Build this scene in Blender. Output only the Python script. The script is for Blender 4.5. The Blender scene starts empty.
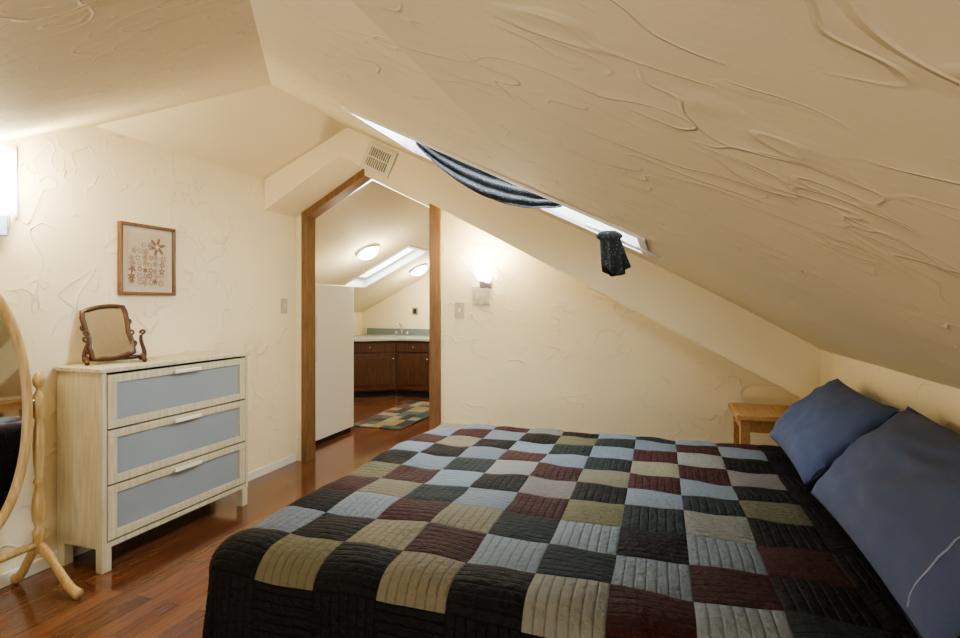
import bpy, bmesh, math, random
from mathutils import Vector, Matrix, noise
random.seed(3)
E = 1.25
PSI = math.radians(18.6)
scene = bpy.context.scene

# ------------------------------------------------------------------ materials
def new_mat(name):
    m = bpy.data.materials.new(name); m.use_nodes = True
    nt = m.node_tree
    return m, nt, nt.nodes["Principled BSDF"]

def simple(name, col, rough=0.5, metal=0.0, noise_amt=0.0, nscale=20, emis=None, estr=0, bump=0.0, sheen=0.0, coat=0.0):
    m, nt, b = new_mat(name)
    b.inputs["Base Color"].default_value = (*col, 1)
    b.inputs["Roughness"].default_value = rough
    b.inputs["Metallic"].default_value = metal
    b.inputs["Sheen Weight"].default_value = sheen
    b.inputs["Coat Weight"].default_value = coat
    if emis:
        b.inputs["Emission Color"].default_value = (*emis, 1)
        b.inputs["Emission Strength"].default_value = estr
    if noise_amt > 0 or bump > 0:
        tc = nt.nodes.new("ShaderNodeTexCoord")
        n = nt.nodes.new("ShaderNodeTexNoise"); n.inputs["Scale"].default_value = nscale
        n.inputs["Detail"].default_value = 4
        nt.links.new(tc.outputs["Object"], n.inputs["Vector"])
        if noise_amt > 0:
            mix = nt.nodes.new("ShaderNodeMixRGB")
            mix.inputs[1].default_value = (*[c*(1-noise_amt) for c in col], 1)
            mix.inputs[2].default_value = (*[min(1, c*(1+noise_amt)) for c in col], 1)
            nt.links.new(n.outputs["Fac"], mix.inputs[0])
            nt.links.new(mix.outputs[0], b.inputs["Base Color"])
        if bump > 0:
            bp = nt.nodes.new("ShaderNodeBump"); bp.inputs["Strength"].default_value = bump
            bp.inputs["Distance"].default_value = 0.01
            nt.links.new(n.outputs["Fac"], bp.inputs["Height"])
            nt.links.new(bp.outputs[0], b.inputs["Normal"])
    return m

def math_node(nt, op, a=None, b=None, clamp=False):
    n = nt.nodes.new("ShaderNodeMath"); n.operation = op; n.use_clamp = clamp
    for i, v in enumerate((a, b)):
        if v is None: continue
        if isinstance(v, (int, float)): n.inputs[i].default_value = v
        else: nt.links.new(v, n.inputs[i])
    return n.outputs[0]

def plaster(name, col, ridge=1.0, step=0.5, scale=1.3, mscale=1.6, thresh=0.5, fine=0.15, dist=0.008):
    m, nt, b = new_mat(name)
    b.inputs["Roughness"].default_value = 0.7
    b.inputs["Specular IOR Level"].default_value = 0.3
    tc = nt.nodes.new("ShaderNodeTexCoord")
    def ns(sc, det=2, dist=0.0, off=(0, 0, 0), st=(1, 1, 1), rot=(0, 0, 0)):
        mp = nt.nodes.new("ShaderNodeMapping")
        mp.inputs["Location"].default_value = off
        mp.inputs["Scale"].default_value = st
        mp.inputs["Rotation"].default_value = rot
        nt.links.new(tc.outputs["Object"], mp.inputs["Vector"])
        n = nt.nodes.new("ShaderNodeTexNoise")
        n.inputs["Scale"].default_value = sc; n.inputs["Detail"].default_value = det
        n.inputs["Distortion"].default_value = dist
        nt.links.new(mp.outputs[0], n.inputs["Vector"])
        return n.outputs["Fac"]
    def ridges(off, w, rot, sc, th):
        n = ns(sc, 1, 0.2, off, (1.0, 1.9, 1.5), rot)
        dd = math_node(nt, 'SUBTRACT', n, 0.5)
        d = math_node(nt, 'ABSOLUTE', dd)
        r = math_node(nt, 'SUBTRACT', 1.0, math_node(nt, 'DIVIDE', d, w), True)
        stp = math_node(nt, 'MULTIPLY', math_node(nt, 'GREATER_THAN', dd, 0.0),
                        math_node(nt, 'SUBTRACT', 1.0, math_node(nt, 'DIVIDE', d, w*8), True))
        tot = math_node(nt, 'ADD', math_node(nt, 'MULTIPLY', r, ridge), math_node(nt, 'MULTIPLY', stp, step))
        mk = ns(mscale*sc/1.3, 1, 0, (off[0]+7, off[1]+3, off[2]))
        mk = math_node(nt, 'MULTIPLY', math_node(nt, 'SUBTRACT', mk, th), 6.0, True)
        return math_node(nt, 'MULTIPLY', tot, mk)
    s = ridges((0, 0, 0), 0.007, (0.2, 0.3, 0.5), scale, thresh)
    for off, w, rot, k in (((13, 5, 2), 0.008, (0.5, -0.4, 1.6), 1.3), ((3, 25, 9), 0.010, (-0.5, 0.7, 2.6), 1.7),
                        ((31, 7, 19), 0.012, (1.0, 0.2, 0.9), 2.3), ((17, 45, 29), 0.012, (0.3, 1.2, 2.0), 2.6)):
        s = math_node(nt, 'ADD', s, ridges(off, w, rot, scale*k, thresh+0.02))
    # stippled patches: fine noise gated by a broad mask
    pm = math_node(nt, 'MULTIPLY', math_node(nt, 'SUBTRACT', ns(1.6, 1, 0, (5, 9, 1)), 0.52), 8.0, True)
    f = math_node(nt, 'MULTIPLY', ns(34, 5), fine)
    st = math_node(nt, 'MULTIPLY', math_node(nt, 'MULTIPLY', ns(75, 3), pm), fine*1.6)
    g = math_node(nt, 'MULTIPLY', ns(5, 3), fine*3)
    hgt = math_node(nt, 'ADD', math_node(nt, 'ADD', math_node(nt, 'ADD', s, f), g), st)
    bp = nt.nodes.new("ShaderNodeBump"); bp.inputs["Strength"].default_value = 0.75
    bp.inputs["Distance"].default_value = dist
    nt.links.new(hgt, bp.inputs["Height"]); nt.links.new(bp.outputs[0], b.inputs["Normal"])
    mix = nt.nodes.new("ShaderNodeMixRGB")
    mix.inputs[1].default_value = (*[c*0.95 for c in col], 1); mix.inputs[2].default_value = (*[min(1, c*1.04) for c in col], 1)
    nt.links.new(ns(2.2, 4), mix.inputs[0]); nt.links.new(mix.outputs[0], b.inputs["Base Color"])
    return m

def wood(name, c1, c2, rough=0.4, scale=6, axis=2, coat=0.0):
    m, nt, b = new_mat(name)
    tc = nt.nodes.new("ShaderNodeTexCoord"); mp = nt.nodes.new("ShaderNodeMapping")
    sc = [12, 12, 12]; sc[axis] = 1.0
    mp.inputs["Scale"].default_value = sc
    nt.links.new(tc.outputs["Object"], mp.inputs["Vector"])
    n = nt.nodes.new("ShaderNodeTexNoise"); n.inputs["Scale"].default_value = scale; n.inputs["Detail"].default_value = 6
    nt.links.new(mp.outputs[0], n.inputs["Vector"])
    r = nt.nodes.new("ShaderNodeValToRGB")
    r.color_ramp.elements[0].position = 0.3; r.color_ramp.elements[0].color = (*c1, 1)
    r.color_ramp.elements[1].position = 0.7; r.color_ramp.elements[1].color = (*c2, 1)
    nt.links.new(n.outputs["Fac"], r.inputs[0]); nt.links.new(r.outputs[0], b.inputs["Base Color"])
    b.inputs["Roughness"].default_value = rough; b.inputs["Coat Weight"].default_value = coat
    return m

def floor_mat():
    m, nt, b = new_mat("hardwood_floor")
    tc = nt.nodes.new("ShaderNodeTexCoord"); mp = nt.nodes.new("ShaderNodeMapping")
    mp.inputs["Rotation"].default_value = (0, 0, math.pi/2)
    nt.links.new(tc.outputs["Object"], mp.inputs["Vector"])
    br = nt.nodes.new("ShaderNodeTexBrick")
    br.inputs["Scale"].default_value = 1.0
    br.inputs["Brick Width"].default_value = 0.85; br.inputs["Row Height"].default_value = 0.085
    br.inputs["Mortar Size"].default_value = 0.0014; br.offset = 0.37
    br.inputs["Color1"].default_value = (0.185, 0.075, 0.035, 1)
    br.inputs["Color2"].default_value = (0.110, 0.041, 0.020, 1)
    br.inputs["Mortar"].default_value = (0.03, 0.012, 0.006, 1)
    nt.links.new(mp.outputs[0], br.inputs["Vector"])
    mp2 = nt.nodes.new("ShaderNodeMapping"); mp2.inputs["Scale"].default_value = (30, 2.5, 1)
    nt.links.new(tc.outputs["Object"], mp2.inputs["Vector"])
    n = nt.nodes.new("ShaderNodeTexNoise"); n.inputs["Scale"].default_value = 2.5; n.inputs["Detail"].default_value = 5
    nt.links.new(mp2.outputs[0], n.inputs["Vector"])
    mx = nt.nodes.new("ShaderNodeMixRGB"); mx.blend_type = 'OVERLAY'; mx.inputs[0].default_value = 0.6
    nt.links.new(br.outputs["Color"], mx.inputs[1]); nt.links.new(n.outputs["Fac"], mx.inputs[2])
    nt.links.new(mx.outputs[0], b.inputs["Base Color"])
    b.inputs["Roughness"].default_value = 0.16
    b.inputs["Coat Weight"].default_value = 0.5
    b.inputs["Coat Roughness"].default_value = 0.10
    return m

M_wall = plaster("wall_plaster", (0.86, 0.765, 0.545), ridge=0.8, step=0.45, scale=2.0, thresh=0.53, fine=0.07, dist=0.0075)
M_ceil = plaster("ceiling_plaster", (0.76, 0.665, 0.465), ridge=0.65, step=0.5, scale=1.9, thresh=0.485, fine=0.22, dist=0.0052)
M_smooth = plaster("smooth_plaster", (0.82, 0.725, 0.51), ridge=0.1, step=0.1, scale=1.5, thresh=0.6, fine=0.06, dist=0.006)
M_floor = floor_mat()
M_trimwood = wood("oak_trim", (0.150, 0.080, 0.034), (0.26, 0.145, 0.068), 0.4)
M_pframe = wood("picture_frame_wood", (0.10, 0.045, 0.02), (0.18, 0.085, 0.04), 0.35)
M_white = simple("white_paint", (0.82, 0.80, 0.74), 0.5, noise_amt=0.03)
M_vent = simple("vent_enamel", (0.66, 0.62, 0.50), 0.5, noise_amt=0.03)
M_dframe = wood("whitewashed_birch", (0.46, 0.41, 0.28), (0.62, 0.565, 0.41), 0.45, axis=2)
M_dpanel = simple("frosted_blue_panel", (0.285, 0.325, 0.35), 0.35, noise_amt=0.05, nscale=5)
M_handle = simple("pale_handle", (0.78, 0.76, 0.66), 0.35)
M_pine = wood("pine_stand", (0.38, 0.25, 0.10), (0.55, 0.39, 0.18), 0.35)
M_stand = wood("nightstand_wood", (0.34, 0.18, 0.07), (0.50, 0.29, 0.13), 0.4, axis=1)
M_mirror = simple("mirror_glass", (0.9, 0.92, 0.94), 0.03, 1.0)
M_dark = wood("walnut_dark", (0.045, 0.018, 0.008), (0.10, 0.045, 0.02), 0.35)
M_chrome = simple("chrome", (0.75, 0.76, 0.78), 0.2, 1.0)
M_pillow = simple("denim_blue_cotton", (0.058, 0.082, 0.172), 0.9, noise_amt=0.12, nscale=180, bump=0.15, sheen=0.05)
M_piping = simple("pale_piping", (0.24, 0.28, 0.40), 0.7)
M_mattress = simple("mattress_ticking", (0.7, 0.68, 0.62), 0.9, noise_amt=0.05)
M_glow = simple("lit_frosted_glass", (0.95, 0.92, 0.85), 0.4, emis=(1.0, 0.88, 0.66), estr=20)
M_glow2 = simple("lit_dome_glass", (0.95, 0.92, 0.85), 0.4, emis=(1.0, 0.90, 0.70), estr=18)
M_cab = wood("cherry_cabinet", (0.050, 0.020, 0.010), (0.11, 0.045, 0.021), 0.35)
M_counter = simple("stone_laminate", (0.34, 0.35, 0.30), 0.3, noise_amt=0.15, nscale=60)
M_splash = simple("slate_tile", (0.20, 0.24, 0.245), 0.3, noise_amt=0.15, nscale=15)
M_fridge = simple("fridge_enamel", (0.88, 0.90, 0.90), 0.35, noise_amt=0.01)
M_plate = simple("switch_plate", (0.50, 0.46, 0.36), 0.4)
M_black = simple("dark_gap", (0.02, 0.02, 0.02), 0.7)

def glass_mat():
    m = bpy.data.materials.new("skylight_glass"); m.use_nodes = True
    nt = m.node_tree; nt.nodes.clear()
    o = nt.nodes.new("ShaderNodeOutputMaterial"); t = nt.nodes.new("ShaderNodeBsdfTransparent")
    t.inputs[0].default_value = (0.93, 0.97, 1, 1)
    g = nt.nodes.new("ShaderNodeBsdfGlossy"); g.inputs["Roughness"].default_value = 0.05
    mx = nt.nodes.new("ShaderNodeMixShader"); mx.inputs[0].default_value = 0.06
    nt.links.new(t.outputs[0], mx.inputs[1]); nt.links.new(g.outputs[0], mx.inputs[2]); nt.links.new(mx.outputs[0], o.inputs[0])
    return m
M_glass = glass_mat()

# ------------------------------------------------------------------ mesh helpers
def mesh_obj(name, verts, faces, mat=None, parent=None, smooth=False):
    me = bpy.data.meshes.new(name); me.from_pydata([tuple(v) for v in verts], [], faces); me.update()
    bm = bmesh.new(); bm.from_mesh(me); bmesh.ops.recalc_face_normals(bm, faces=bm.faces); bm.to_mesh(me); bm.free()
    ob = bpy.data.objects.new(name, me); scene.collection.objects.link(ob)
    if mat: me.materials.append(mat)
    if smooth:
        for p in me.polygons: p.use_smooth = True
    if parent: ob.parent = parent
    return ob

def empty(name):
    e = bpy.data.objects.new(name, None); scene.collection.objects.link(e); e.empty_display_size = 0.1
    return e

def bevel(ob, w=0.004, seg=2):
    m = ob.modifiers.new("bevel", 'BEVEL'); m.width = w; m.segments = seg; m.limit_method = 'ANGLE'
    return ob

def box(name, lo, hi, mat, parent=None, bv=0.0):
    x0, y0, z0 = lo; x1, y1, z1 = hi
    v = [(x0,y0,z0),(x1,y0,z0),(x1,y1,z0),(x0,y1,z0),(x0,y0,z1),(x1,y0,z1),(x1,y1,z1),(x0,y1,z1)]
    f = [(0,3,2,1),(4,5,6,7),(0,1,5,4),(1,2,6,5),(2,3,7,6),(3,0,4,7)]
    ob = mesh_obj(name, v, f, mat, parent)
    if bv: bevel(ob, bv)
    return ob

def prism(name, pts, axis, a, b, mat, parent=None, bv=0.0):
    def mk(p, t):
        return {'x': (t, p[0], p[1]), 'y': (p[0], t, p[1]), 'z': (p[0], p[1], t)}[axis]
    n = len(pts)
    v = [mk(p, a) for p in pts] + [mk(p, b) for p in pts]
    f = [tuple(range(n)), tuple(range(2*n-1, n-1, -1))] + [(i, (i+1) % n, n+(i+1) % n, n+i) for i in range(n)]
    ob = mesh_obj(name, v, f, mat, parent)
    if bv: bevel(ob, bv)
    return ob

def tube(name, path, radii, mat, parent=None, seg=12, closed=False, flat=(1, 1)):
    path = [Vector(p) for p in path]; n = len(path)
    if isinstance(radii, (int, float)): radii = [radii]*n
    verts = []; faces = []
    up = None
    for i, p in enumerate(path):
        if closed: t = (path[(i+1) % n]-path[i-1]).normalized()
        else: t = (path[min(i+1, n-1)]-path[max(i-1, 0)]).normalized()
        if up is None:
            up = Vector((0, 0, 1)) if abs(t.z) < 0.9 else Vector((1, 0, 0))
        up = (up - t*up.dot(t)).normalized(); s = t.cross(up)
        for k in range(seg):
            a = 2*math.pi*k/seg
            verts.append(p + (up*math.cos(a)*flat[0] + s*math.sin(a)*flat[1])*radii[i])
    m = n if closed else n-1
    for i in range(m):
        for k in range(seg):
            j = (i+1) % n
            faces.append((i*seg+k, i*seg+(k+1) % seg, j*seg+(k+1) % seg, j*seg+k))
    if not closed:
        faces.append(tuple(range(seg))); faces.append(tuple((n-1)*seg+k for k in range(seg)))
    return mesh_obj(name, verts, faces, mat, parent, smooth=True)

def lathe(name, prof, loc, mat, parent=None, seg=24, axis=Vector((0, 0, 1))):
    q = Vector((0, 0, 1)).rotation_difference(axis.normalized())
    verts = []; faces = []
    for r, t in prof:
        for k in range(seg):
            a = 2*math.pi*k/seg
            verts.append(Vector(loc) + q @ Vector((r*math.cos(a), r*math.sin(a), t)))
    n = len(prof)
    for i in range(n-1):
        for k in range(seg):
            faces.append((i*seg+k, i*seg+(k+1) % seg, (i+1)*seg+(k+1) % seg, (i+1)*seg+k))
    faces.append(tuple(range(seg))); faces.append(tuple((n-1)*seg+k for k in range(seg)))
    return mesh_obj(name, verts, faces, mat, parent, smooth=True)

# ------------------------------------------------------------------ ceiling functions (heights above floor)
def hR(x):
    v = 0.22-0.49*x
    if x > -0.4: v -= 0.047*(x+0.4)**2
    return v + E
def hL(x, y): return 1.145+0.112*(x+1.888)+0.487*(y-2.241) + E
def hF(x): return 0.915+0.442*(x+2.75) + E
XL, XR, YB, YF = -2.75, 0.80, -1.2, 3.57
YS = 3.21
def hC(x, y): return min(hR(x), hL(x, y), hF(x))

SK = (-1.30, -0.08, 2.06, 2.70)      # bedroom skylight over the bed

def build_ceiling():
    bm = bmesh.new()
    vs = [bm.verts.new(p) for p in [(XL, YB, 0), (XR, YB, 0), (XR, YF+0.1, 0), (XL, YF+0.1, 0)]]
    bm.faces.new(vs)
    def cut(co, no):
        bmesh.ops.bisect_plane(bm, geom=bm.verts[:]+bm.edges[:]+bm.faces[:], plane_co=co, plane_no=no)
    cut((-2.05, 0, 0), (1, 0, 0))                       # ridge
    cut((-0.0451/0.602, 0, 0), (0.602, 0.487, 0))       # hip
    cut((0, 1.8654/0.487, 0), (-0.330, 0.487, 0))       # valley
    for x in (SK[0], SK[1]): cut((x, 0, 0), (1, 0, 0))
    for y in (SK[2], SK[3], YS): cut((0, y, 0), (0, 1, 0))
    x = -0.4
    while x < XR-0.01:
        cut((x, 0, 0), (1, 0, 0)); x += 0.06
    dele = []
    for f in bm.faces:
        c = f.calc_center_median()
        s = SK
        if s[0] < c.x < s[1] and s[2] < c.y < s[3]: dele.append(f)
    bmesh.ops.delete(bm, geom=dele, context='FACES')
    bmesh.ops.recalc_face_normals(bm, faces=bm.faces)
    for v in bm.verts: v.co.z = hC(v.co.x, v.co.y)
    for f in bm.faces:
        c = f.calc_center_median()
        if abs(hF(c.x)-hC(c.x, c.y)) < 0.001: f.material_index = 1
        if hR(c.x) <= hC(c.x, c.y)+0.001 and c.x > -0.4: f.smooth = True
    me = bpy.data.meshes.new("ceiling"); bm.to_mesh(me); bm.free()
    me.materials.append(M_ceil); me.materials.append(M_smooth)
    ob = bpy.data.objects.new("ceiling", me); scene.collection.objects.link(ob)
    return ob
build_ceiling()

# ------------------------------------------------------------------ shell
mesh_obj("floor", [(XL, YB, 0), (XR, YB, 0), (XR, YF+0.06, 0), (XL, YF+0.06, 0),
                   (-4.4, YF+0.06, 0), (-1.2, YF+0.06, 0), (-1.2, 7.3, 0), (-4.4, 7.3, 0)],
         [(0, 1, 2, 3), (4, 5, 6, 7)], M_floor)
prism("wall_left", [(YB, 0), (YF+0.12, 0), (YF+0.12, 0.915+E+0.03), (1.967, 0.915+E+0.03), (YB, hL(XL, YB)+0.03)], 'x', XL-0.1, XL, M_wall)
prism("wall_right", [(YB, 0), (YF+0.12, 0), (YF+0.12, hR(XR)+0.03), (YB, hR(XR)+0.03)], 'x', XR, XR+0.1, M_wall)
prism("wall_back", [(XL, 0), (XR, 0), (XR, 1.02), (-0.1, hL(0, YB)+0.02), (XL, hL(XL, YB)+0.02)], 'y', YB-0.1, YB, M_wall)
AX = -2.12; AH = 1.035
def hB(x):
    return (AH-0.54*(x-AX) if x > AX else AH-(AX-x)*(AH-0.69)/(AX-XL)) + E
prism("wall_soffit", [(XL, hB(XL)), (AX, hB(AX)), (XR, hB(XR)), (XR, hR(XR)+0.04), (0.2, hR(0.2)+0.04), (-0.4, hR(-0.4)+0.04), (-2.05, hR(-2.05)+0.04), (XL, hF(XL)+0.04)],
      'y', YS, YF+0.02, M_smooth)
DX0, DX1 = -2.69, -1.50
prism("wall_far", [(DX1, 0), (XR, 0), (XR, hB(XR)+0.05), (DX1, hB(DX1)+0.05)], 'y', YF, YF+0.12, M_wall)
prism("wall_far_return", [(XL, 0), (DX0, 0), (DX0, hB(DX0)+0.05), (XL, hB(XL)+0.05)], 'y', YF, YF+0.12, M_wall)
prism("wall_header", [(XL, hB(XL)+0.0), (AX, hB(AX)+0.0), (DX1, hB(DX1)+0.0), (DX1, hB(DX1)+0.4), (AX, hB(AX)+0.4), (XL, hB(XL)+0.4)], 'y', YF+0.021, YF+0.12, M_wall)

dc = empty("door_1")
cw = 0.085; cl = 0.05
prism("jamb_left", [(DX0, 0), (DX0+cl, 0), (DX0+cl, hB(DX0+cl)), (DX0, hB(DX0))], 'y', YF-0.018, YF+0.10, M_trimwood, dc, 0.003)
prism("jamb_right", [(DX1-cw, 0), (DX1, 0), (DX1, hB(DX1)), (DX1-cw, hB(DX1-cw))], 'y', YF-0.018, YF+0.10, M_trimwood, dc, 0.003)
prism("head_left", [(DX0, hB(DX0)-0.06), (AX, hB(AX)-0.06), (AX, hB(AX)-0.002), (DX0, hB(DX0)-0.002)], 'y', YF-0.016, YF+0.099, M_trimwood, dc)
prism("head_right", [(AX, hB(AX)-0.06), (DX1, hB(DX1)-0.04), (DX1, hB(DX1)-0.002), (AX, hB(AX)-0.002)], 'y', YF-0.016, YF+0.099, M_smooth, dc)
box("baseboard_left", (XL, YB, 0), (XL+0.012, YF-0.02, 0.06), M_white, None, 0.003)
box("baseboard_far", (DX1+0.002, YF-0.012, 0), (XR, YF, 0.06), M_white, None, 0.003)

# ------------------------------------------------------------------ skylights
def skylight(name, s, hf, depth=0.26):
    e = empty(name)
    x0, x1, y0, y1 = s
    c = [(x0, y0), (x1, y0), (x1, y1), (x0, y1)]
    lo = [Vector((x, y, hf(x, y)-0.001)) for x, y in c]; hi = [Vector((x, y, hf(x, y)+depth)) for x, y in c]
    mesh_obj("well", lo+hi, [(i, (i+1) % 4, 4+(i+1) % 4, 4+i) for i in range(4)], M_white, e)
    w, t = 0.03, 0.010
    o = [(x0-w, y0-w), (x1+w, y0-w), (x1+w, y1+w), (x0-w, y1+w)]
    v = []
    for (x, y) in c: v.append((x, y, hf(x, y)+0.002))
    for (x, y) in o: v.append((x, y, hf(x, y)+0.002))
    for (x, y) in c: v.append((x, y, hf(x, y)-t))
    for (x, y) in o: v.append((x, y, hf(x, y)-t))
    f = []
    for i in range(4):
        j = (i+1) % 4
        f += [(8+i, 8+j, 12+j, 12+i), (i, j, 8+j, 8+i), (4+i, 12+i, 12+j, 4+j)]
    mesh_obj("casing", v, f, M_white, e)
    fr = 0.05
    ci = [(x0+fr, y0+fr), (x1-fr, y0+fr), (x1-fr, y1-fr), (x0+fr, y1-fr)]
    v = [(x, y, hf(x, y)+depth-0.03) for x, y in c]+[(x, y, hf(x, y)+depth-0.03) for x, y in ci]
    v += [(x, y, hf(x, y)+depth+0.02) for x, y in c]+[(x, y, hf(x, y)+depth+0.02) for x, y in ci]
    f = []
    for i in range(4):
        j = (i+1) % 4
        f += [(i, j, 4+j, 4+i), (8+i, 12+i, 12+j, 8+j), (4+i, 4+j, 12+j, 12+i), (i, 8+i, 8+j, j)]
    mesh_obj("sash", v, f, M_white, e)
    mesh_obj("glass", [(x, y, hf(x, y)+depth) for x, y in ci], [(0, 1, 2, 3)], M_glass, e)
    return e
skylight("window_1", SK, lambda x, y: 0.22-0.49*x+E if x < -0.4 else hR(x))

def fabric_mat():
    m, nt, b = new_mat("dark_patterned_fabric")
    tc = nt.nodes.new("ShaderNodeTexCoord"); v = nt.nodes.new("ShaderNodeTexVoronoi"); v.inputs["Scale"].default_value = 80
    nt.links.new(tc.outputs["Object"], v.inputs["Vector"])
    r = nt.nodes.new("ShaderNodeValToRGB")
    r.color_ramp.elements[0].position = 0.18; r.color_ramp.elements[0].color = (0.07, 0.07, 0.07, 1)
    r.color_ramp.elements[1].position = 0.36; r.color_ramp.elements[1].color = (0.009, 0.009, 0.010, 1)
    nt.links.new(v.outputs["Distance"], r.inputs[0]); nt.links.new(r.outputs[0], b.inputs["Base Color"])
    b.inputs["Roughness"].default_value = 0.9
    return m
M_fab = fabric_mat()
cur = empty("curtain")
nu, nv = 70, 18
V = []; F = []
for i in range(nu+1):
    u = i/nu; x = -1.22+u*0.82
    w = 0.04+0.10*math.sin(math.pi*min(1, u*1.02+0.02))**0.7 if 0 < u < 1 else 0.03
    for j in range(nv+1):
        v = j/nv
        sag = -0.030*math.sin(math.pi*u)
        z = hR(x)+0.085+sag - v*w
        y = 2.60 - 0.05*v + 0.016*math.sin(v*16+u*9)+0.008*math.sin(u*40+v*3)
        V.append((x, y, z))
for i in range(nu):
    for j in range(nv):
        a = i*(nv+1)+j; F.append((a, a+1, a+nv+2, a+nv+1))
sw = mesh_obj("swag", V, F, M_fab, cur, True)
sd = sw.modifiers.new("s", 'SOLIDIFY'); sd.thickness = 0.004
V = []; F = []; rows = 18; seg = 40
kx, ky = -0.205, 2.30; kz = hR(kx)-0.012
for i in range(rows+1):
    t = i/rows
    r = 0.032+0.020*t if t > 0.25 else 0.032+0.02*math.sin(math.pi*t/0.25)
    for k in range(seg):
        a = 2*math.pi*k/seg
        rr = r*(1+0.22*math.sin(a*7+t*1.5)*min(1, t*3))
        V.append((kx+0.03*t+rr*math.cos(a)*1.0, ky+rr*math.sin(a)*0.6, kz-0.17*t+0.020*math.sin(a*2+1)*t))
for i in range(rows):
    for k in range(seg):
        F.append((i*seg+k, i*seg+(k+1) % seg, (i+1)*seg+(k+1) % seg, (i+1)*seg+k))
F.append(tuple(range(seg)))
F.append(tuple(rows*seg+k for k in range(seg)))
mesh_obj("tail", V, F, M_fab, cur, True)
tube("rod", [(x, 2.33, hR(x)-0.022) for x in (-0.30, -0.25, -0.1, 0.0)], 0.007, M_white, cur)

# vent on the soffit
vent = empty("air_vent")
vc = Vector((-1.80, YS, 0.975+E)); ang = math.atan(0.50)
def vt(lx, lz, y): 
    return (vc.x+lx*math.cos(ang)+lz*math.sin(ang), y, vc.z-lx*math.sin(ang)+lz*math.cos(ang))
def vbox(name, x0, x1, z0, z1, y0, y1, mat):
    P = [vt(x0, z0, y0), vt(x1, z0, y0), vt(x1, z0, y1), vt(x0, z0, y1), vt(x0, z1, y0), vt(x1, z1, y0), vt(x1, z1, y1), vt(x0, z1, y1)]
    return mesh_obj(name, P, [(0,3,2,1),(4,5,6,7),(0,1,5,4),(1,2,6,5),(2,3,7,6),(3,0,4,7)], mat, vent)
vbox("back", -0.088, 0.088, -0.066, 0.066, YS-0.003, YS, simple("vent_shadow", (0.06, 0.055, 0.045), 0.8))
vf = ((-0.115, -0.086, -0.0639, 0.0639), (0.086, 0.115, -0.0639, 0.0639), (-0.115, 0.115, 0.064, 0.09), (-0.115, 0.115, -0.09, -0.064))
for a in vf:
    vbox("frame", a[0], a[1], a[2], a[3], YS-0.014, YS, M_vent)
for k in range(10):
    x = -0.078+k*0.0173
    vbox("louver", x-0.0042, x+0.0042, -0.066, 0.066, YS-0.010, YS-0.002, M_vent)
vbox("divider", -0.0858, 0.0858, -0.004, 0.004, YS-0.012, YS-0.002, M_vent)

# ------------------------------------------------------------------ switches
def switch(name, c, n, plate=M_plate):
    e = empty(name); x, y, z = c
    if n == 'x':
        box("plate", (x, y-0.036, z-0.058), (x+0.006, y+0.036, z+0.058), plate, e, 0.002)
        box("toggle", (x+0.006, y-0.006, z-0.012), (x+0.014, y+0.006, z+0.012), M_white, e, 0.002)
    else:
        box("plate", (x-0.036, y-0.006, z-0.058), (x+0.036, y, z+0.058), plate, e, 0.002)
        box("toggle", (x-0.006, y-0.014, z-0.012), (x+0.006, y-0.006, z+0.012), M_white, e, 0.002)
switch("light_switch", (XL, 3.42, 1.235), 'x')
switch("light_switch.001", (-1.355, YF, 1.205), 'y')

# ------------------------------------------------------------------ sconces
def wall_lamp_far():
    e = empty("wall_sconce")
    x, z = -1.155, E+0.22
    box("backplate", (x-0.045, YF-0.015, z-0.11), (x+0.045, YF, z-0.03), M_chrome, e, 0.004)
    tube("arm", [(x, YF-0.012, z-0.07), (x, YF-0.05, z-0.075), (x, YF-0.085, z-0.06)], 0.008, M_chrome, e)
    lathe("shade", [(0.018, -0.06), (0.035, -0.045), (0.055, 0.0), (0.066, 0.05), (0.068, 0.06), (0.062, 0.058), (0.05, 0.0), (0.03, -0.035), (0.0005, -0.04)], (x, YF-0.085, z), M_glow, e)
    l = bpy.data.lights.new("bulb", 'POINT'); l.energy = 15; l.color = (1, 0.85, 0.60); l.shadow_soft_size = 0.05
    o = bpy.data.objects.new("bulb", l); o.location = (x, YF-0.13, z+0.09); scene.collection.objects.link(o); o.parent = e
wall_lamp_far()
art = empty("small_plaque")
box("board", (-1.25, YF-0.014, 1.245), (-1.13, YF-0.001, 1.375), simple("plaque_cream", (0.50, 0.47, 0.38), 0.6, noise_amt=0.6, nscale=40), art, 0.003)
box("rim", (-1.258, YF-0.008, 1.237), (-1.122, YF-0.002, 1.383), M_white, art, 0.002)

def wall_lamp_left():
    e = empty("wall_sconce.001")
    y, z = 1.515, E+0.535
    V = []; F = []; n = 14
    for i in range(n+1):
        a = -math.pi/2+math.pi*i/n
        for zz in (-0.13, 0.14):
            V.append((XL+0.015+0.065*math.cos(a), y+0.08*math.sin(a), z+zz))
    for i in range(n): F.append((2*i, 2*i+2, 2*i+3, 2*i+1))
    mesh_obj("glass_shade", V, F, M_glow, e, True)
    box("backplate", (XL, y-0.065, z-0.20), (XL+0.015, y+0.065, z+0.12), M_chrome, e, 0.004)
    box("holder", (XL+0.01, y-0.045, z-0.24), (XL+0.04, y+0.045, z-0.14), M_chrome, e, 0.006)
    for s in (-1, 1):
        box("side_rail", (XL+0.004, y+s*0.09-0.005, z-0.15), (XL+0.02, y+s*0.09+0.005, z+0.17), M_chrome, e, 0.002)
    l = bpy.data.lights.new("bulb", 'POINT'); l.energy = 21; l.color = (1, 0.87, 0.63); l.shadow_soft_size = 0.05
    o = bpy.data.objects.new("bulb", l); o.location = (XL+0.15, y, z+0.03); scene.collection.objects.link(o); o.parent = e
wall_lamp_left()

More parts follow.
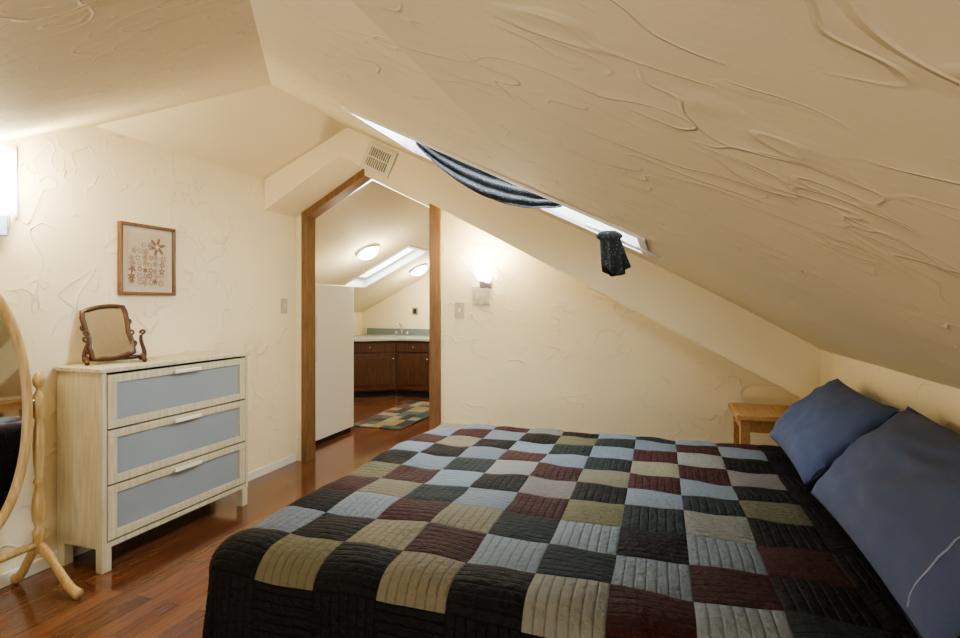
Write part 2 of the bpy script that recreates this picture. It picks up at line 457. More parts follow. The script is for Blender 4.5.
# ------------------------------------------------------------------ picture on the left wall
pic = empty("framed_picture")
y0, y1, z0, z1 = 2.085, 2.43, 1.30, 1.695
fw = 0.017
box("frame_bottom", (XL, y0, z0), (XL+0.025, y1, z0+fw), M_pframe, pic, 0.003)
box("frame_top", (XL, y0, z1-fw), (XL+0.025, y1, z1), M_pframe, pic, 0.003)
box("frame_side_1", (XL, y0, z0+fw), (XL+0.025, y0+fw, z1-fw), M_pframe, pic, 0.003)
box("frame_side_2", (XL, y1-fw, z0+fw), (XL+0.025, y1, z1-fw), M_pframe, pic, 0.003)
box("mat_board", (XL, y0+fw, z0+fw), (XL+0.012, y1-fw, z1-fw), simple("mat_board", (0.56, 0.49, 0.36), 0.7), pic)
MP = simple("print_ink", (0.23, 0.12, 0.08), 0.7, noise_amt=0.4, nscale=60)
MP2 = simple("print_ink_pale", (0.36, 0.25, 0.175), 0.7, noise_amt=0.3, nscale=60)
MP3 = simple("print_highlight", (0.62, 0.56, 0.44), 0.7)
cy, cz = (y0+y1)/2, (z0+z1)/2
box("print", (XL+0.012, cy-0.122, cz-0.148), (XL+0.0135, cy+0.122, cz+0.148), simple("print_ground", (0.52, 0.445, 0.33), 0.7, noise_amt=0.15, nscale=30), pic)
def blob(name, c, r, n, amp, ph, mat, dx=0.0142):
    V = [(XL+dx, c[0], c[1])]
    for k in range(72):
        a = 2*math.pi*k/72; rr = r*(1+amp*math.sin(n*a+ph))
        V.append((XL+dx, c[0]+rr*math.cos(a), c[1]+rr*math.sin(a)))
    mesh_obj(name, V, [(0, 1+k, 1+(k+1) % 72) for k in range(72)], mat, pic)
blob("star", (cy+0.055, cz+0.078), 0.036, 6, 0.5, 0, MP)
blob("star_core", (cy+0.055, cz+0.078), 0.012, 6, 0.4, 1.5, MP3, 0.0146)
rng = random.Random(8)
k = 0
for i in range(7):
    for j in range(6):
        yy = cy-0.095+0.036*j+rng.uniform(-.008, .008); zz = cz-0.125+0.034*i+rng.uniform(-.006, .006)
        if yy > cy+0.01 and zz > cz+0.02: continue
        if yy < cy-0.06 and zz > cz+0.07: continue
        blob("motif_%d" % k, (yy, zz), rng.uniform(0.012, 0.018), rng.choice((5, 6, 8)), 0.35, rng.uniform(0, 6), MP if rng.random() < 0.3 else MP2, 0.0142+0.00002*k)
        if k % 2: blob("motif_core_%d" % k, (yy, zz), 0.005, 5, 0.3, 0, MP3, 0.0156)
        k += 1

# ------------------------------------------------------------------ dresser
dr = empty("dresser")
X0, X1, Y0, Y1, ZB, ZT = -2.737, -2.435, 1.775, 2.695, 0.11, 0.951
box("top", (X0, Y0-0.008, ZT-0.022), (X1+0.008, Y1+0.008, ZT), M_dframe, dr, 0.004)
box("side_near", (X0, Y0, ZB), (X1, Y0+0.022, ZT-0.022), M_dframe, dr, 0.002)
box("side_far", (X0, Y1-0.022, ZB), (X1, Y1, ZT-0.022), M_dframe, dr, 0.002)
box("back_panel", (X0, Y0+0.02, ZB), (X0+0.01, Y1-0.02, ZT-0.022), M_dframe, dr)
box("bottom_rail", (X1-0.03, Y0+0.022, ZB), (X1-0.003, Y1-0.022, ZB+0.025), M_dframe, dr, 0.002)
box("inner_carcass", (X0+0.02, Y0+0.024, ZB+0.01), (X1-0.032, Y1-0.024, ZT-0.03), M_black, dr)
zs = ZB+0.03; dh = (ZT-0.03-zs)/3
for k in range(3):
    a = zs+k*dh+0.004; b = zs+(k+1)*dh-0.004
    d = empty("drawer_%d" % (k+1)); d.parent = dr
    ya, yb = Y0+0.026, Y1-0.026; xf = X1+0.002
    box("panel", (X1-0.028, ya+0.03, a+0.03), (xf-0.009, yb-0.03, b-0.03), M_dpanel, d)
    box("rail_low", (X1-0.028, ya, a), (xf, yb, a+0.038), M_dframe, d, 0.002)
    box("rail_high", (X1-0.028, ya, b-0.038), (xf, yb, b), M_dframe, d, 0.002)
    box("stile_1", (X1-0.028, ya, a+0.038), (xf, ya+0.045, b-0.038), M_dframe, d, 0.002)
    box("stile_2", (X1-0.028, yb-0.045, a+0.038), (xf, yb, b-0.038), M_dframe, d, 0.002)
    ym = (ya+yb)/2+0.0
    box("handle", (xf+0.010, ym-0.085, b-0.034), (xf+0.022, ym+0.085, b-0.014), M_handle, d, 0.004)
    for s in (-1, 1):
        box("handle_post", (xf-0.002, ym+s*0.07-0.006, b-0.028), (xf+0.012, ym+s*0.07+0.006, b-0.018), M_handle, d)
for i, (lx, ly) in enumerate([(X0+0.002, Y0+0.002), (X1-0.047, Y0+0.002), (X0+0.002, Y1-0.047), (X1-0.047, Y1-0.047)]):
    box("leg_%d" % (i+1), (lx, ly, 0), (lx+0.045, ly+0.045, ZB+0.0), M_dframe, dr, 0.003)

# ------------------------------------------------------------------ vanity mirror on dresser
vm = empty("vanity_mirror")
c0 = Vector((-2.605, 1.965, ZT))
nrm = Vector((0.85, -0.53, 0)).normalized(); side = Vector((0, 0, 1)).cross(nrm).normalized()
tilt = math.radians(20)
upv = (Vector((0, 0, 1))*math.cos(tilt) - nrm*math.sin(tilt) - side*0.16).normalized()
fn = side.cross(upv).normalized()
sd2 = upv.cross(fn).normalized()
base = c0 + nrm*0.03
def vp(a, b, c=0.0): return base + sd2*a + upv*b + fn*c
W2 = 0.085
outline = []
for t in range(9): outline.append((-W2+2*W2*t/8, 0.035+0.006*math.cos(math.pi*t/4)))
outline += [(W2+0.004, 0.10), (W2-0.002, 0.15), (W2+0.003, 0.20), (W2+0.006, 0.26)]
for t in range(9): outline.append((W2-2*W2*t/8, 0.292+0.014*math.sin(math.pi*t/8)))
outline += [(-W2-0.006, 0.26), (-W2-0.003, 0.20), (-W2+0.002, 0.15), (-W2-0.004, 0.10)]
tube("frame", [vp(a, b) for a, b in outline], 0.0125, M_dark, vm, 8, True)
mesh_obj("glass", [vp(a, b, 0.002) for a, b in outline], [tuple(range(len(outline)))], M_mirror, vm)
mesh_obj("backing", [vp(a, b, -0.006) for a, b in outline], [tuple(range(len(outline)))], M_dark, vm)
for s in (-1, 1):
    for b0 in (0.075, 0.135, 0.195):
        pts = []
        for i in range(10):
            a = i/9*3.6; rr = 0.018*(1-i/14)
            pts.append(vp(s*(W2+0.008+rr*math.sin(a)), b0+rr*(1-math.cos(a))*1.4))
        tube("carving", pts, 0.005, M_dark, vm, 8)
for s in (-1, 1):
    tube("support", [c0+side*s*(0.118)+Vector((0, 0, z)) + side*s*0.008*math.sin(z*38) for z in [0.02+0.010*i for i in range(13)]],
         [0.011-0.0003*i for i in range(13)], M_dark, vm, 8)
    pts = []
    for i in range(14):
        a = i/13*4.6; r = 0.020*(1-i/16)
        pts.append(c0+side*s*(0.112+r*math.sin(a))+Vector((0, 0, 0.145+r*(1-math.cos(a))*0.9)))
    tube("scroll", pts, 0.006, M_dark, vm, 8)
    tube("foot", [c0+side*s*0.118+nrm*(-0.07+0.014*i)+Vector((0, 0, 0.012+0.022*math.sin(math.pi*i/10))) for i in range(11)], 0.011, M_dark, vm, 8)
tube("stretcher", [c0+side*a+Vector((0, 0, 0.028)) for a in (-0.12, -0.05, 0.05, 0.12)], [0.009, 0.013, 0.013, 0.009], M_dark, vm, 8)

# ------------------------------------------------------------------ cheval mirror
ch = empty("cheval_mirror")
cx, cyc, czc = -2.575, 1.335, 0.83
ry, rz = 0.215, 0.53
tl = math.radians(3)
def cp(a, b, c=0): return Vector((cx - b*math.sin(tl)+c, cyc+a, czc+b*math.cos(tl)))
tube("oval_frame", [cp(ry*math.cos(2*math.pi*i/64), rz*math.sin(2*math.pi*i/64)) for i in range(64)], 0.022, M_pine, ch, 12, True, (1, 0.9))
el = [cp(ry*math.cos(2*math.pi*i/64), rz*math.sin(2*math.pi*i/64), 0.004) for i in range(64)]
mesh_obj("glass", el, [tuple(range(64))], M_mirror, ch)
mesh_obj("backing", [p-Vector((0.012, 0, 0)) for p in el], [tuple(range(64))], M_pine, ch)
prof = [(0.010, 0.16), (0.022, 0.165), (0.022, 0.24), (0.026, 0.26), (0.014, 0.275), (0.024, 0.31), (0.028, 0.36), (0.020, 0.42), (0.014, 0.46), (0.022, 0.475),
        (0.014, 0.49), (0.019, 0.55), (0.023, 0.63), (0.019, 0.70), (0.013, 0.745), (0.022, 0.76), (0.022, 0.85), (0.013, 0.865), (0.010, 0.88), (0.020, 0.895), (0.024, 0.915), (0.018, 0.94), (0.004, 0.955)]
for i, yy in enumerate((cyc+0.262, cyc-0.262)):
    lathe("post_%d" % (i+1), [(r, z) for r, z in prof], (cx, yy, 0), M_pine, ch, 20)
    sgn = -1 if i == 0 else 1
    tube("pivot_%d" % (i+1), [(cx, yy, czc), (cx, yy+sgn*0.045, czc)], 0.008, M_chrome, ch, 10)
    for s in (-1, 1):
        L = 0.25 if s > 0 else 0.155
        tube("foot_%d" % (i+1), [(cx+s*L*t, yy, 0.022+0.17*(1-t)**1.5*(1+0.35*math.sin(math.pi*t))) for t in [k/12 for k in range(13)]],
             [0.024-0.004*math.sin(math.pi*k/12) for k in range(13)], M_pine, ch, 12, False, (1, 0.75))
tube("crossbar", [(cx, cyc-0.26, 0.20), (cx, cyc-0.1, 0.20), (cx, cyc, 0.20), (cx, cyc+0.1, 0.20), (cx, cyc+0.26, 0.20)], [0.014, 0.018, 0.024, 0.018, 0.014], M_pine, ch)

# ------------------------------------------------------------------ bed, quilt, pillows
bed = empty("bed")
box("box_spring", (-1.06, 1.16, 0.14), (0.77, 2.62, 0.34), M_mattress, bed, 0.02)
box("mattress", (-1.07, 1.15, 0.34), (0.77, 2.63, 0.592), M_mattress, bed, 0.03)
for i, (x, y) in enumerate([(-1.0, 1.22), (0.68, 1.22), (-1.0, 2.55), (0.68, 2.55)]):
    box("leg_%d" % (i+1), (x-0.03, y-0.03, 0), (x+0.03, y+0.03, 0.14), M_dark, bed)

TOP = 0.62; r = 0.075
ix0, ix1, iy0, iy1 = -1.15+r, 0.785, 1.085+r, 2.70-r
PX, PY = 0.172, 0.166; FX0, FY0 = -1.135, 1.06
NCX, NCY = 9, 10
rowsT = ["KoKkKgRbG", "bKkRbGbRK", "KbRkGbKbR", "RkGbRoGgK", "oRbKtKbGo", "KbGgRkRbK", "bKbRbGkRt", "RkKbGbRgK", "bRbKoGbRb", "kbRgKbGbR"]
pal = {'K': (0.0035, 0.0030, 0.0038), 'R': (0.036, 0.0085, 0.0095), 'G': (0.011, 0.0185, 0.020),
       'k': (0.175, 0.157, 0.108), 'o': (0.110, 0.102, 0.058), 'b': (0.145, 0.172, 0.195), 't': (0.165, 0.143, 0.134), 'g': (0.180, 0.180, 0.160)}
def quilt():
    nx = 9
    step = PX/nx
    n0 = int(math.ceil((FX0-(ix0-0.60))/step))
    xs = [FX0-n0*step+i*step for i in range(int((ix1-(FX0-n0*step))/step)+1)]
    if xs[-1] < ix1-0.002: xs.append(ix1)
    stepy = PY/nx
    m0 = int(math.ceil((FY0-(iy0-0.60))/stepy))
    ys = [FY0-m0*stepy+i*stepy for i in range(int(((iy1+0.60)-(FY0-m0*stepy))/stepy)+1)]
    V = []
    for X in xs:
        for Y in ys:
            qx = max(ix0, min(ix1, X)); qy = max(iy0, min(iy1, Y))
            ex, ey = X-qx, Y-qy; d = math.hypot(ex, ey)
            z = TOP; x, y = qx, qy
            z += 0.012*noise.noise(Vector((X*3.1, Y*3.1, 0.3)))+0.008*noise.noise(Vector((X*9, Y*9, 1.3)))
            fu = ((X-FX0)/PX) % 1.0; fv = ((Y-FY0)/PY) % 1.0
            z += 0.004*(math.sin(math.pi*fu)*math.sin(math.pi*fv))**0.5 if 0 < fu < 1 and 0 < fv < 1 else 0
            if d > 1e-6:
                nx_, ny_ = ex/d, ey/d
                arc = math.pi*r/2
                if d < arc:
                    t = d/r; hor = r*math.sin(t); dz = r*(1-math.cos(t))
                else:
                    dd = min(d-arc, TOP-r-0.02)
                    w = dd/(TOP-r)
                    ang = math.atan2(ny_, nx_)
                    s = X*ny_ - Y*nx_
                    fold = (0.022*math.sin(s*13+1.0)+0.012*math.sin(s*29+2))*w
                    if abs(nx_) > 0.02 and abs(ny_) > 0.02:
                        fold = 0.035*w*math.sin(ang*6+0.5)+fold*0.3
                    hor = r+0.035*w+fold; dz = r+dd
                    if d-arc > TOP-r-0.02: hor += (d-arc-(TOP-r-0.02))*0.12
                x += nx_*hor; y += ny_*hor; z -= dz
                z = max(z, 0.012)
            V.append((x, y, z))
    ny = len(ys); F = []
    for i in range(len(xs)-1):
        for j in range(ny-1):
            F.append((i*ny+j, (i+1)*ny+j, (i+1)*ny+j+1, i*ny+j+1))
    me = bpy.data.meshes.new("quilt"); me.from_pydata(V, [], F); me.update()
    col = me.color_attributes.new("patch", 'FLOAT_COLOR', 'CORNER')
    uvl = me.uv_layers.new(name="cloth")
    fi = 0
    for i in range(len(xs)-1):
        for j in range(ny-1):
            xm, ym = (xs[i]+xs[i+1])/2, (ys[j]+ys[j+1])/2
            ci, cj = math.floor((xm-FX0)/PX), math.floor((ym-FY0)/PY)
            if 0 <= ci < NCX and 0 <= cj < NCY:
                cc = pal[rowsT[cj][ci]]; s = 0.85+0.3*((ci*37+cj*61) % 10)/10
                cc = tuple(v*s for v in cc)
            else:
                cc = (0.0035, 0.0028, 0.0035)
            p = me.polygons[fi]
            for li, (di, dj) in zip(p.loop_indices, ((0, 0), (1, 0), (1, 1), (0, 1))):
                col.data[li].color = (*cc, 1)
                uvl.data[li].uv = ((xs[i+di]-FX0)/PX+20, (ys[j+dj]-FY0)/PY+20)
            p.use_smooth = True
            fi += 1
    ob = bpy.data.objects.new("quilt", me); scene.collection.objects.link(ob)
    m, nt, b = new_mat("patchwork_quilt")
    at = nt.nodes.new("ShaderNodeVertexColor"); at.layer_name = "patch"
    uv = nt.nodes.new("ShaderNodeUVMap"); uv.uv_map = "cloth"
    sp = nt.nodes.new("ShaderNodeSeparateXYZ"); nt.links.new(uv.outputs[0], sp.inputs[0])
    U, Vv = sp.outputs[0], sp.outputs[1]
    ck = math_node(nt, 'MODULO', math_node(nt, 'ADD', math_node(nt, 'FLOOR', U), math_node(nt, 'FLOOR', Vv)), 2.0)
    def ln(x, n):
        f = math_node(nt, 'FRACT', math_node(nt, 'MULTIPLY', x, n))
        d = math_node(nt, 'ABSOLUTE', math_node(nt, 'SUBTRACT', f, 0.5))
        return math_node(nt, 'SUBTRACT', 1.0, math_node(nt, 'POWER', math_node(nt, 'MULTIPLY', d, 2.0), 5.0))
    lu, lv = ln(U, 7.0), ln(Vv, 7.0)
    a = math_node(nt, 'MULTIPLY', lu, ck); c2 = math_node(nt, 'MULTIPLY', lv, math_node(nt, 'SUBTRACT', 1.0, ck))
    q = math_node(nt, 'ADD', a, c2)
    seam = math_node(nt, 'MULTIPLY', ln(U, 1.0), ln(Vv, 1.0))
    n = nt.nodes.new("ShaderNodeTexNoise"); n.inputs["Detail"].default_value = 4
    nt.links.new(uv.outputs[0], n.inputs["Vector"]); n.inputs["Scale"].default_value = 9
    hh = math_node(nt, 'ADD', math_node(nt, 'ADD', math_node(nt, 'MULTIPLY', q, 0.6), math_node(nt, 'MULTIPLY', seam, 0.8)), math_node(nt, 'MULTIPLY', n.outputs["Fac"], 2.0))
    bp = nt.nodes.new("ShaderNodeBump"); bp.inputs["Distance"].default_value = 0.005; bp.inputs["Strength"].default_value = 1.0
    nt.links.new(hh, bp.inputs["Height"]); nt.links.new(bp.outputs[0], b.inputs["Normal"])
    mx = nt.nodes.new("ShaderNodeMixRGB"); mx.blend_type = 'MULTIPLY'; mx.inputs[0].default_value = 0.6
    rr = nt.nodes.new("ShaderNodeValToRGB"); rr.color_ramp.elements[0].position = 0.0; rr.color_ramp.elements[0].color = (0.55, 0.55, 0.55, 1)
    rr.color_ramp.elements[1].position = 0.5; rr.color_ramp.elements[1].color = (1, 1, 1, 1)
    nt.links.new(q, rr.inputs[0])
    nt.links.new(at.outputs["Color"], mx.inputs[1]); nt.links.new(rr.outputs[0], mx.inputs[2])
    nt.links.new(mx.outputs[0], b.inputs["Base Color"])
    b.inputs["Roughness"].default_value = 0.7
    b.inputs["Specular IOR Level"].default_value = 0.2
    me.materials.append(m)
    return ob
quilt()

def pillow(name, center, tiltd, yawd, w=0.70, h=0.50, th=0.17, seed=0, rolld=0):
    n = 36; V = []; F = []
    for sgn in (1, -1):
        for i in range(n+1):
            for j in range(n+1):
                u, v = -1+2*i/n, -1+2*j/n
                u = math.copysign(abs(u)**0.8, u); v = math.copysign(abs(v)**0.8, v)
                x = w/2*u*(1-0.06*(1-v*v)); z = h/2*v*(1-0.07*(1-u*u))
                t = th/2*((1-abs(u)**2.6)*(1-abs(v)**2.6))**0.5
                nn = noise.noise(Vector((u*1.8+seed, v*1.8, sgn*2.0)))
                n2 = noise.noise(Vector((u*5+seed, v*5, sgn*4.0)))
                t *= 1+0.22*nn+0.12*n2
                t -= 0.010*max(0, math.sin((u*3+v*4)*2+seed))*(abs(u*v))
                V.append((x, -sgn*t, z))
    def idx(s, i, j): return s*(n+1)**2+i*(n+1)+j
    for s in (0, 1):
        for i in range(n):
            for j in range(n):
                F.append((idx(s, i, j), idx(s, i+1, j), idx(s, i+1, j+1), idx(s, i, j+1)))
    me = bpy.data.meshes.new(name); me.from_pydata(V, [], F)
    bm = bmesh.new(); bm.from_mesh(me); bmesh.ops.remove_doubles(bm, verts=bm.verts, dist=0.0005)
    bmesh.ops.recalc_face_normals(bm, faces=bm.faces); bm.to_mesh(me); bm.free()
    for p in me.polygons: p.use_smooth = True
    me.materials.append(M_pillow)
    ob = bpy.data.objects.new(name, me); scene.collection.objects.link(ob)
    R = Matrix.Rotation(math.radians(yawd), 4, 'Z') @ Matrix.Rotation(math.radians(-90), 4, 'Z') @ Matrix.Rotation(math.radians(tiltd), 4, 'X') @ Matrix.Rotation(math.radians(rolld), 4, 'Y')
    ob.matrix_world = Matrix.Translation(center) @ R
    return ob
p1 = pillow("pillow", (0.590, 2.335, 0.79), -45, 1, 0.65, 0.375, 0.15, 1.0, 2)
p2 = pillow("pillow.001", (0.595, 1.57, 0.780), -42, -1, 0.86, 0.40, 0.18, 5.0, 0)
hem = []
for i in range(17):
    v = -0.9+1.8*i/16
    u = 0.80
    t = 0.18/2*((1-abs(u)**2.6)*(1-abs(v)**2.6))**0.5
    nn = noise.noise(Vector((u*1.8+5.0, v*1.8, 2.0))); n2 = noise.noise(Vector((u*5+5.0, v*5, 4.0)))
    t *= 1+0.22*nn+0.12*n2
    hem.append((0.43*u*(1-0.06*(1-v*v)), -t+0.0005, 0.20*v*(1-0.07*(1-u*u))))
hm = tube("hem_piping", hem, 0.0018, M_piping, None, 6)
hm.parent = p2

# ------------------------------------------------------------------ nightstand
ns = empty("nightstand")
nx0, nx1, ny0, ny1, nz = 0.37, 0.785, 2.97, 3.33, 0.69
box("top", (nx0, ny0, nz-0.028), (nx1, ny1, nz), M_stand, ns, 0.004)
for i, (x, y) in enumerate([(nx0+0.02, ny0+0.02), (nx1-0.065, ny0+0.02), (nx0+0.02, ny1-0.065), (nx1-0.065, ny1-0.065)]):
    box("leg_%d" % (i+1), (x, y, 0), (x+0.045, y+0.045, nz-0.028), M_stand, ns, 0.003)
box("apron_front", (nx0+0.065, ny0+0.028, nz-0.09), (nx1-0.065, ny0+0.046, nz-0.028), M_stand, ns, 0.002)
box("apron_back", (nx0+0.065, ny1-0.046, nz-0.09), (nx1-0.065, ny1-0.028, nz-0.028), M_stand, ns, 0.002)
box("apron_left", (nx0+0.028, ny0+0.065, nz-0.09), (nx0+0.046, ny1-0.065, nz-0.028), M_stand, ns, 0.002)
box("apron_right", (nx1-0.046, ny0+0.065, nz-0.09), (nx1-0.028, ny1-0.065, nz-0.028), M_stand, ns, 0.002)
box("shelf", (nx0+0.03, ny0+0.03, 0.2), (nx1-0.03, ny1-0.03, 0.22), M_stand, ns, 0.002)

# ------------------------------------------------------------------ kitchen beyond the opening
KX0, KX1, KY0, KY1 = -4.3, -1.25, YF+0.12, 7.15
def hK(x): return min(0.44+0.5*(x+3.17), 0.965-0.5*(x+2.12)) + E
SK3 = (-3.60, -2.74, 5.55, 6.05)
def kceil():
    bm = bmesh.new()
    bm.faces.new([bm.verts.new(p) for p in [(KX0, KY0-0.02, 0), (KX1, KY0-0.02, 0), (KX1, KY1+0.02, 0), (KX0, KY1+0.02, 0)]])
    for co, no in [((-2.12, 0, 0), (1, 0, 0)), ((SK3[0], 0, 0), (1, 0, 0)), ((SK3[1], 0, 0), (1, 0, 0)), ((0, SK3[2], 0), (0, 1, 0)), ((0, SK3[3], 0), (0, 1, 0))]:
        bmesh.ops.bisect_plane(bm, geom=bm.verts[:]+bm.edges[:]+bm.faces[:], plane_co=co, plane_no=no)
    d = [f for f in bm.faces if SK3[0] < f.calc_center_median().x < SK3[1] and SK3[2] < f.calc_center_median().y < SK3[3]]
    bmesh.ops.delete(bm, geom=d, context='FACES')
    for v in bm.verts: v.co.z = hK(v.co.x)
    me = bpy.data.meshes.new("ceiling_kitchen"); bm.to_mesh(me); bm.free(); me.materials.append(M_smooth)
    scene.collection.objects.link(bpy.data.objects.new("ceiling_kitchen", me))
kceil()
skylight("window_2", SK3, lambda x, y: hK(x), 0.12)
prof = [(KX0, 0), (KX1, 0), (KX1, hK(KX1)+0.03), (-2.12, hK(-2.12)+0.03), (KX0, hK(KX0)+0.03)]
prism("wall_kitchen_far", prof, 'y', KY1, KY1+0.1, M_wall)
box("wall_kitchen_left", (KX0-0.1, KY0, 0), (KX0, KY1, hK(KX0)+0.02), M_wall)
box("wall_kitchen_right", (KX1, KY0, 0), (KX1+0.1, KY1, hK(KX1)+0.02), M_wall)
prism("wall_kitchen_near", [(KX0, 0), (XL-0.1, 0), (XL-0.1, hK(XL-0.1)+0.03), (KX0, hK(KX0)+0.03)], 'y', KY0-0.1, KY0, M_wall)

fr = empty("refrigerator")
fx = -2.86
box("body", (-3.50, 3.93, 0.04), (fx-0.06, 4.60, 1.43), M_fridge, fr, 0.012)
box("door", (fx-0.056, 3.93, 0.04), (fx, 4.60, 1.43), M_fridge, fr, 0.012)
box("kick_grille", (-3.48, 3.95, 0.0), (fx-0.03, 4.58, 0.04), M_black, fr)
box("handle", (fx, 3.96, 0.75), (fx+0.03, 3.985, 1.15), M_fridge, fr, 0.006)

kc = empty("kitchen_cabinet")
def cabface(nm, a, b, ztop, parent, dp=0.5, ndoor=None):
    a = Vector((*a, 0)); b = Vector((*b, 0)); d = (b-a); L = d.length; d.normalize(); n = Vector((d.y, -d.x, 0))
    def bx(name, s0, s1, z0, z1, n0, n1, mat):
        P = []
        for z in (z0, z1):
            for (s, nn) in ((s0, n0), (s1, n0), (s1, n1), (s0, n1)):
                q = a+d*s+n*nn; P.append((q.x, q.y, z))
        o = mesh_obj(name, P, [(0, 3, 2, 1), (4, 5, 6, 7), (0, 1, 5, 4), (1, 2, 6, 5), (2, 3, 7, 6), (3, 0, 4, 7)], mat, parent); bevel(o, 0.003)
    bx(nm+"_carcass", 0, L, 0.08, ztop, -dp, 0, M_cab)
    bx(nm+"_toe_kick", 0, L, 0.0, 0.08, -dp, -0.05, M_black)
    nd = ndoor or max(1, round(L/0.48)); w = L/nd
    for k in range(nd):
        s0, s1 = k*w+0.015, (k+1)*w-0.015
        bx(nm+"_drawer", s0, s1, ztop-0.15, ztop-0.02, 0, 0.018, M_cab)
        bx(nm+"_door", s0, s1, 0.10, ztop-0.17, 0, 0.014, M_cab)
        bx(nm+"_raised", s0+0.06, s1-0.06, 0.16, ztop-0.23, 0.014, 0.022, M_cab)
        q = a+d*(s0+s1)/2+n*0.03
        lathe(nm+"_knob", [(0.006, -0.015), (0.008, 0), (0.012, 0.008), (0.009, 0.015), (0.001, 0.017)], (q.x, q.y, ztop-0.085), M_chrome, parent, 12, n)
        q = a+d*(s1-0.04)+n*0.027
        lathe(nm+"_knob", [(0.006, -0.015), (0.008, 0), (0.012, 0.008), (0.009, 0.015), (0.001, 0.017)], (q.x, q.y, ztop-0.24), M_chrome, parent, 12, n)
CT = 0.755
cabface("corner", (-3.95, 6.05), (-3.38, 6.50), CT, kc, 0.12, 1)
cabface("run", (-3.38, 6.50), (-1.30, 6.50), CT, kc)
prism("countertop", [(-4.20, 6.0), (-3.93, 6.0), (-3.36, 6.46), (-1.30, 6.46), (-1.30, 7.12), (-4.20, 7.12)], 'z', CT, CT+0.035, M_counter, kc, 0.004)
box("backsplash", (-4.20, 7.11, CT+0.035), (-1.30, 7.14, CT+0.13), M_splash, kc)
fa = empty("kitchen_faucet")
tube("spout", [(-3.55, 6.98, CT+0.037), (-3.55, 6.98, CT+0.14), (-3.55, 6.96, CT+0.19), (-3.55, 6.90, CT+0.21), (-3.55, 6.82, CT+0.19)], 0.012, M_chrome, fa)
for s in (-1, 1): lathe("tap", [(0.02, 0), (0.015, 0.03), (0.025, 0.05), (0.01, 0.06)], (-3.55+s*0.09, 6.98, CT+0.037), M_chrome, fa, 12)
ko = empty("wall_outlet")
box("plate", (-3.46, 7.140, 1.09), (-3.37, 7.149, 1.20), simple("outlet_tan", (0.35, 0.3, 0.2), 0.5), ko, 0.002)
box("socket", (-3.44, 7.137, 1.11), (-3.39, 7.141, 1.18), M_black, ko)
switch("light_switch.002", (-3.18, 7.149, 1.14), 'y', M_white)
def rug_mat():
    m, nt, b = new_mat("patchwork_rug")
    tc = nt.nodes.new("ShaderNodeTexCoord"); mp = nt.nodes.new("ShaderNodeMapping")
    mp.inputs["Scale"].default_value = (9, 7, 1)
    nt.links.new(tc.outputs["Object"], mp.inputs["Vector"])
    sn = nt.nodes.new("ShaderNodeVectorMath"); sn.operation = 'FLOOR'; nt.links.new(mp.outputs[0], sn.inputs[0])
    sp = nt.nodes.new("ShaderNodeSeparateXYZ"); nt.links.new(sn.outputs[0], sp.inputs[0])
    cb = nt.nodes.new("ShaderNodeCombineXYZ"); nt.links.new(sp.outputs[0], cb.inputs[0]); nt.links.new(sp.outputs[1], cb.inputs[1])
    w = nt.nodes.new("ShaderNodeTexWhiteNoise"); nt.links.new(cb.outputs[0], w.inputs["Vector"])
    r = nt.nodes.new("ShaderNodeValToRGB"); r.color_ramp.interpolation = 'CONSTANT'
    cols = [(0.02, 0.02, 0.025), (0.20, 0.15, 0.06), (0.03, 0.045, 0.055), (0.10, 0.03, 0.02), (0.06, 0.08, 0.05), (0.20, 0.18, 0.12)]
    el = r.color_ramp.elements
    el[0].color = (*cols[0], 1); el[1].position = 1/6; el[1].color = (*cols[1], 1)
    for i in range(2, 6):
        e = el.new(i/6); e.color = (*cols[i], 1)
    nt.links.new(w.outputs["Value"], r.inputs[0]); nt.links.new(r.outputs[0], b.inputs["Base Color"])
    b.inputs["Roughness"].default_value = 0.95
    return m
box("kitchen_rug", (-3.02, 4.75, 0.0), (-2.42, 6.2, 0.012), rug_mat(), None, 0.004)
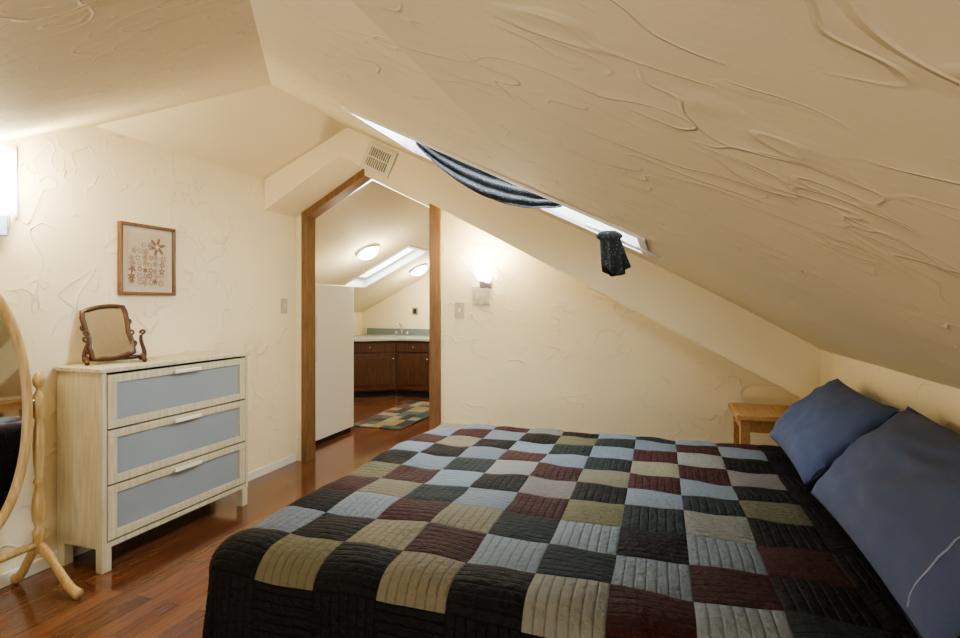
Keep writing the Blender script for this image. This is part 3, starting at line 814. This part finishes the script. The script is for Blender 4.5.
def dome(name, x, y):
    e = empty(name); n = Vector((0.5, 0, -1)).normalized()
    base = Vector((x, y, hK(x)))
    lathe("rim", [(0.001, 0), (0.13, 0), (0.135, 0.012), (0.125, 0.025), (0.10, 0.026)], base, M_chrome, e, 32, n)
    lathe("dome", [(0.118, 0.02), (0.112, 0.045), (0.09, 0.07), (0.055, 0.088), (0.02, 0.096), (0.001, 0.097)], base, M_glow2, e, 32, n)
    l = bpy.data.lights.new("bulb", 'POINT'); l.energy = 20; l.color = (1, 0.90, 0.70); l.shadow_soft_size = 0.09
    o = bpy.data.objects.new("bulb", l); o.location = base+n*0.22; scene.collection.objects.link(o); o.parent = e
dome("ceiling_light", -2.91, 4.93)
dome("ceiling_light.001", -3.08, 6.54)

# ------------------------------------------------------------------ daylight and added fill
def area(name, loc, direction, sx, sy, energy, col):
    l = bpy.data.lights.new(name, 'AREA'); l.shape = 'RECTANGLE'; l.size = sx; l.size_y = sy; l.energy = energy; l.color = col
    o = bpy.data.objects.new(name, l); o.location = loc
    o.rotation_euler = Vector(direction).to_track_quat('-Z', 'Y').to_euler(); scene.collection.objects.link(o)
    return o
area("daylight_skylight", (-0.69, 2.38, hR(-0.69)+0.33), (-0.25, 0.10, -1), 1.2, 0.6, 60, (0.80, 0.90, 1.0))
area("daylight_kitchen", (-3.2, 5.8, hK(-3.2)+0.25), (0.3, 0, -1), 0.8, 0.45, 26, (0.85, 0.93, 1.0))
area("added_room_fill", (-0.9, -0.9, 0.62), (-0.30, 1, 0.22), 1.8, 0.6, 30, (1.0, 0.93, 0.81))  # unseen soft fill behind the camera, added to brighten the room

w = bpy.data.worlds.new("World"); scene.world = w; w.use_nodes = True
w.node_tree.nodes["Background"].inputs[0].default_value = (0.76, 0.88, 1.0, 1)
w.node_tree.nodes["Background"].inputs[1].default_value = 8.0
scene.view_settings.look = 'AgX - Medium High Contrast'

# ------------------------------------------------------------------ camera
cam = bpy.data.cameras.new("camera"); cam.lens = 20; cam.sensor_width = 36; cam.sensor_fit = 'HORIZONTAL'
cam.shift_y = -15/960; cam.clip_start = 0.02
co = bpy.data.objects.new("camera", cam); co.location = (0, 0, E); co.rotation_euler = (math.pi/2, 0, PSI)
scene.collection.objects.link(co); scene.camera = co
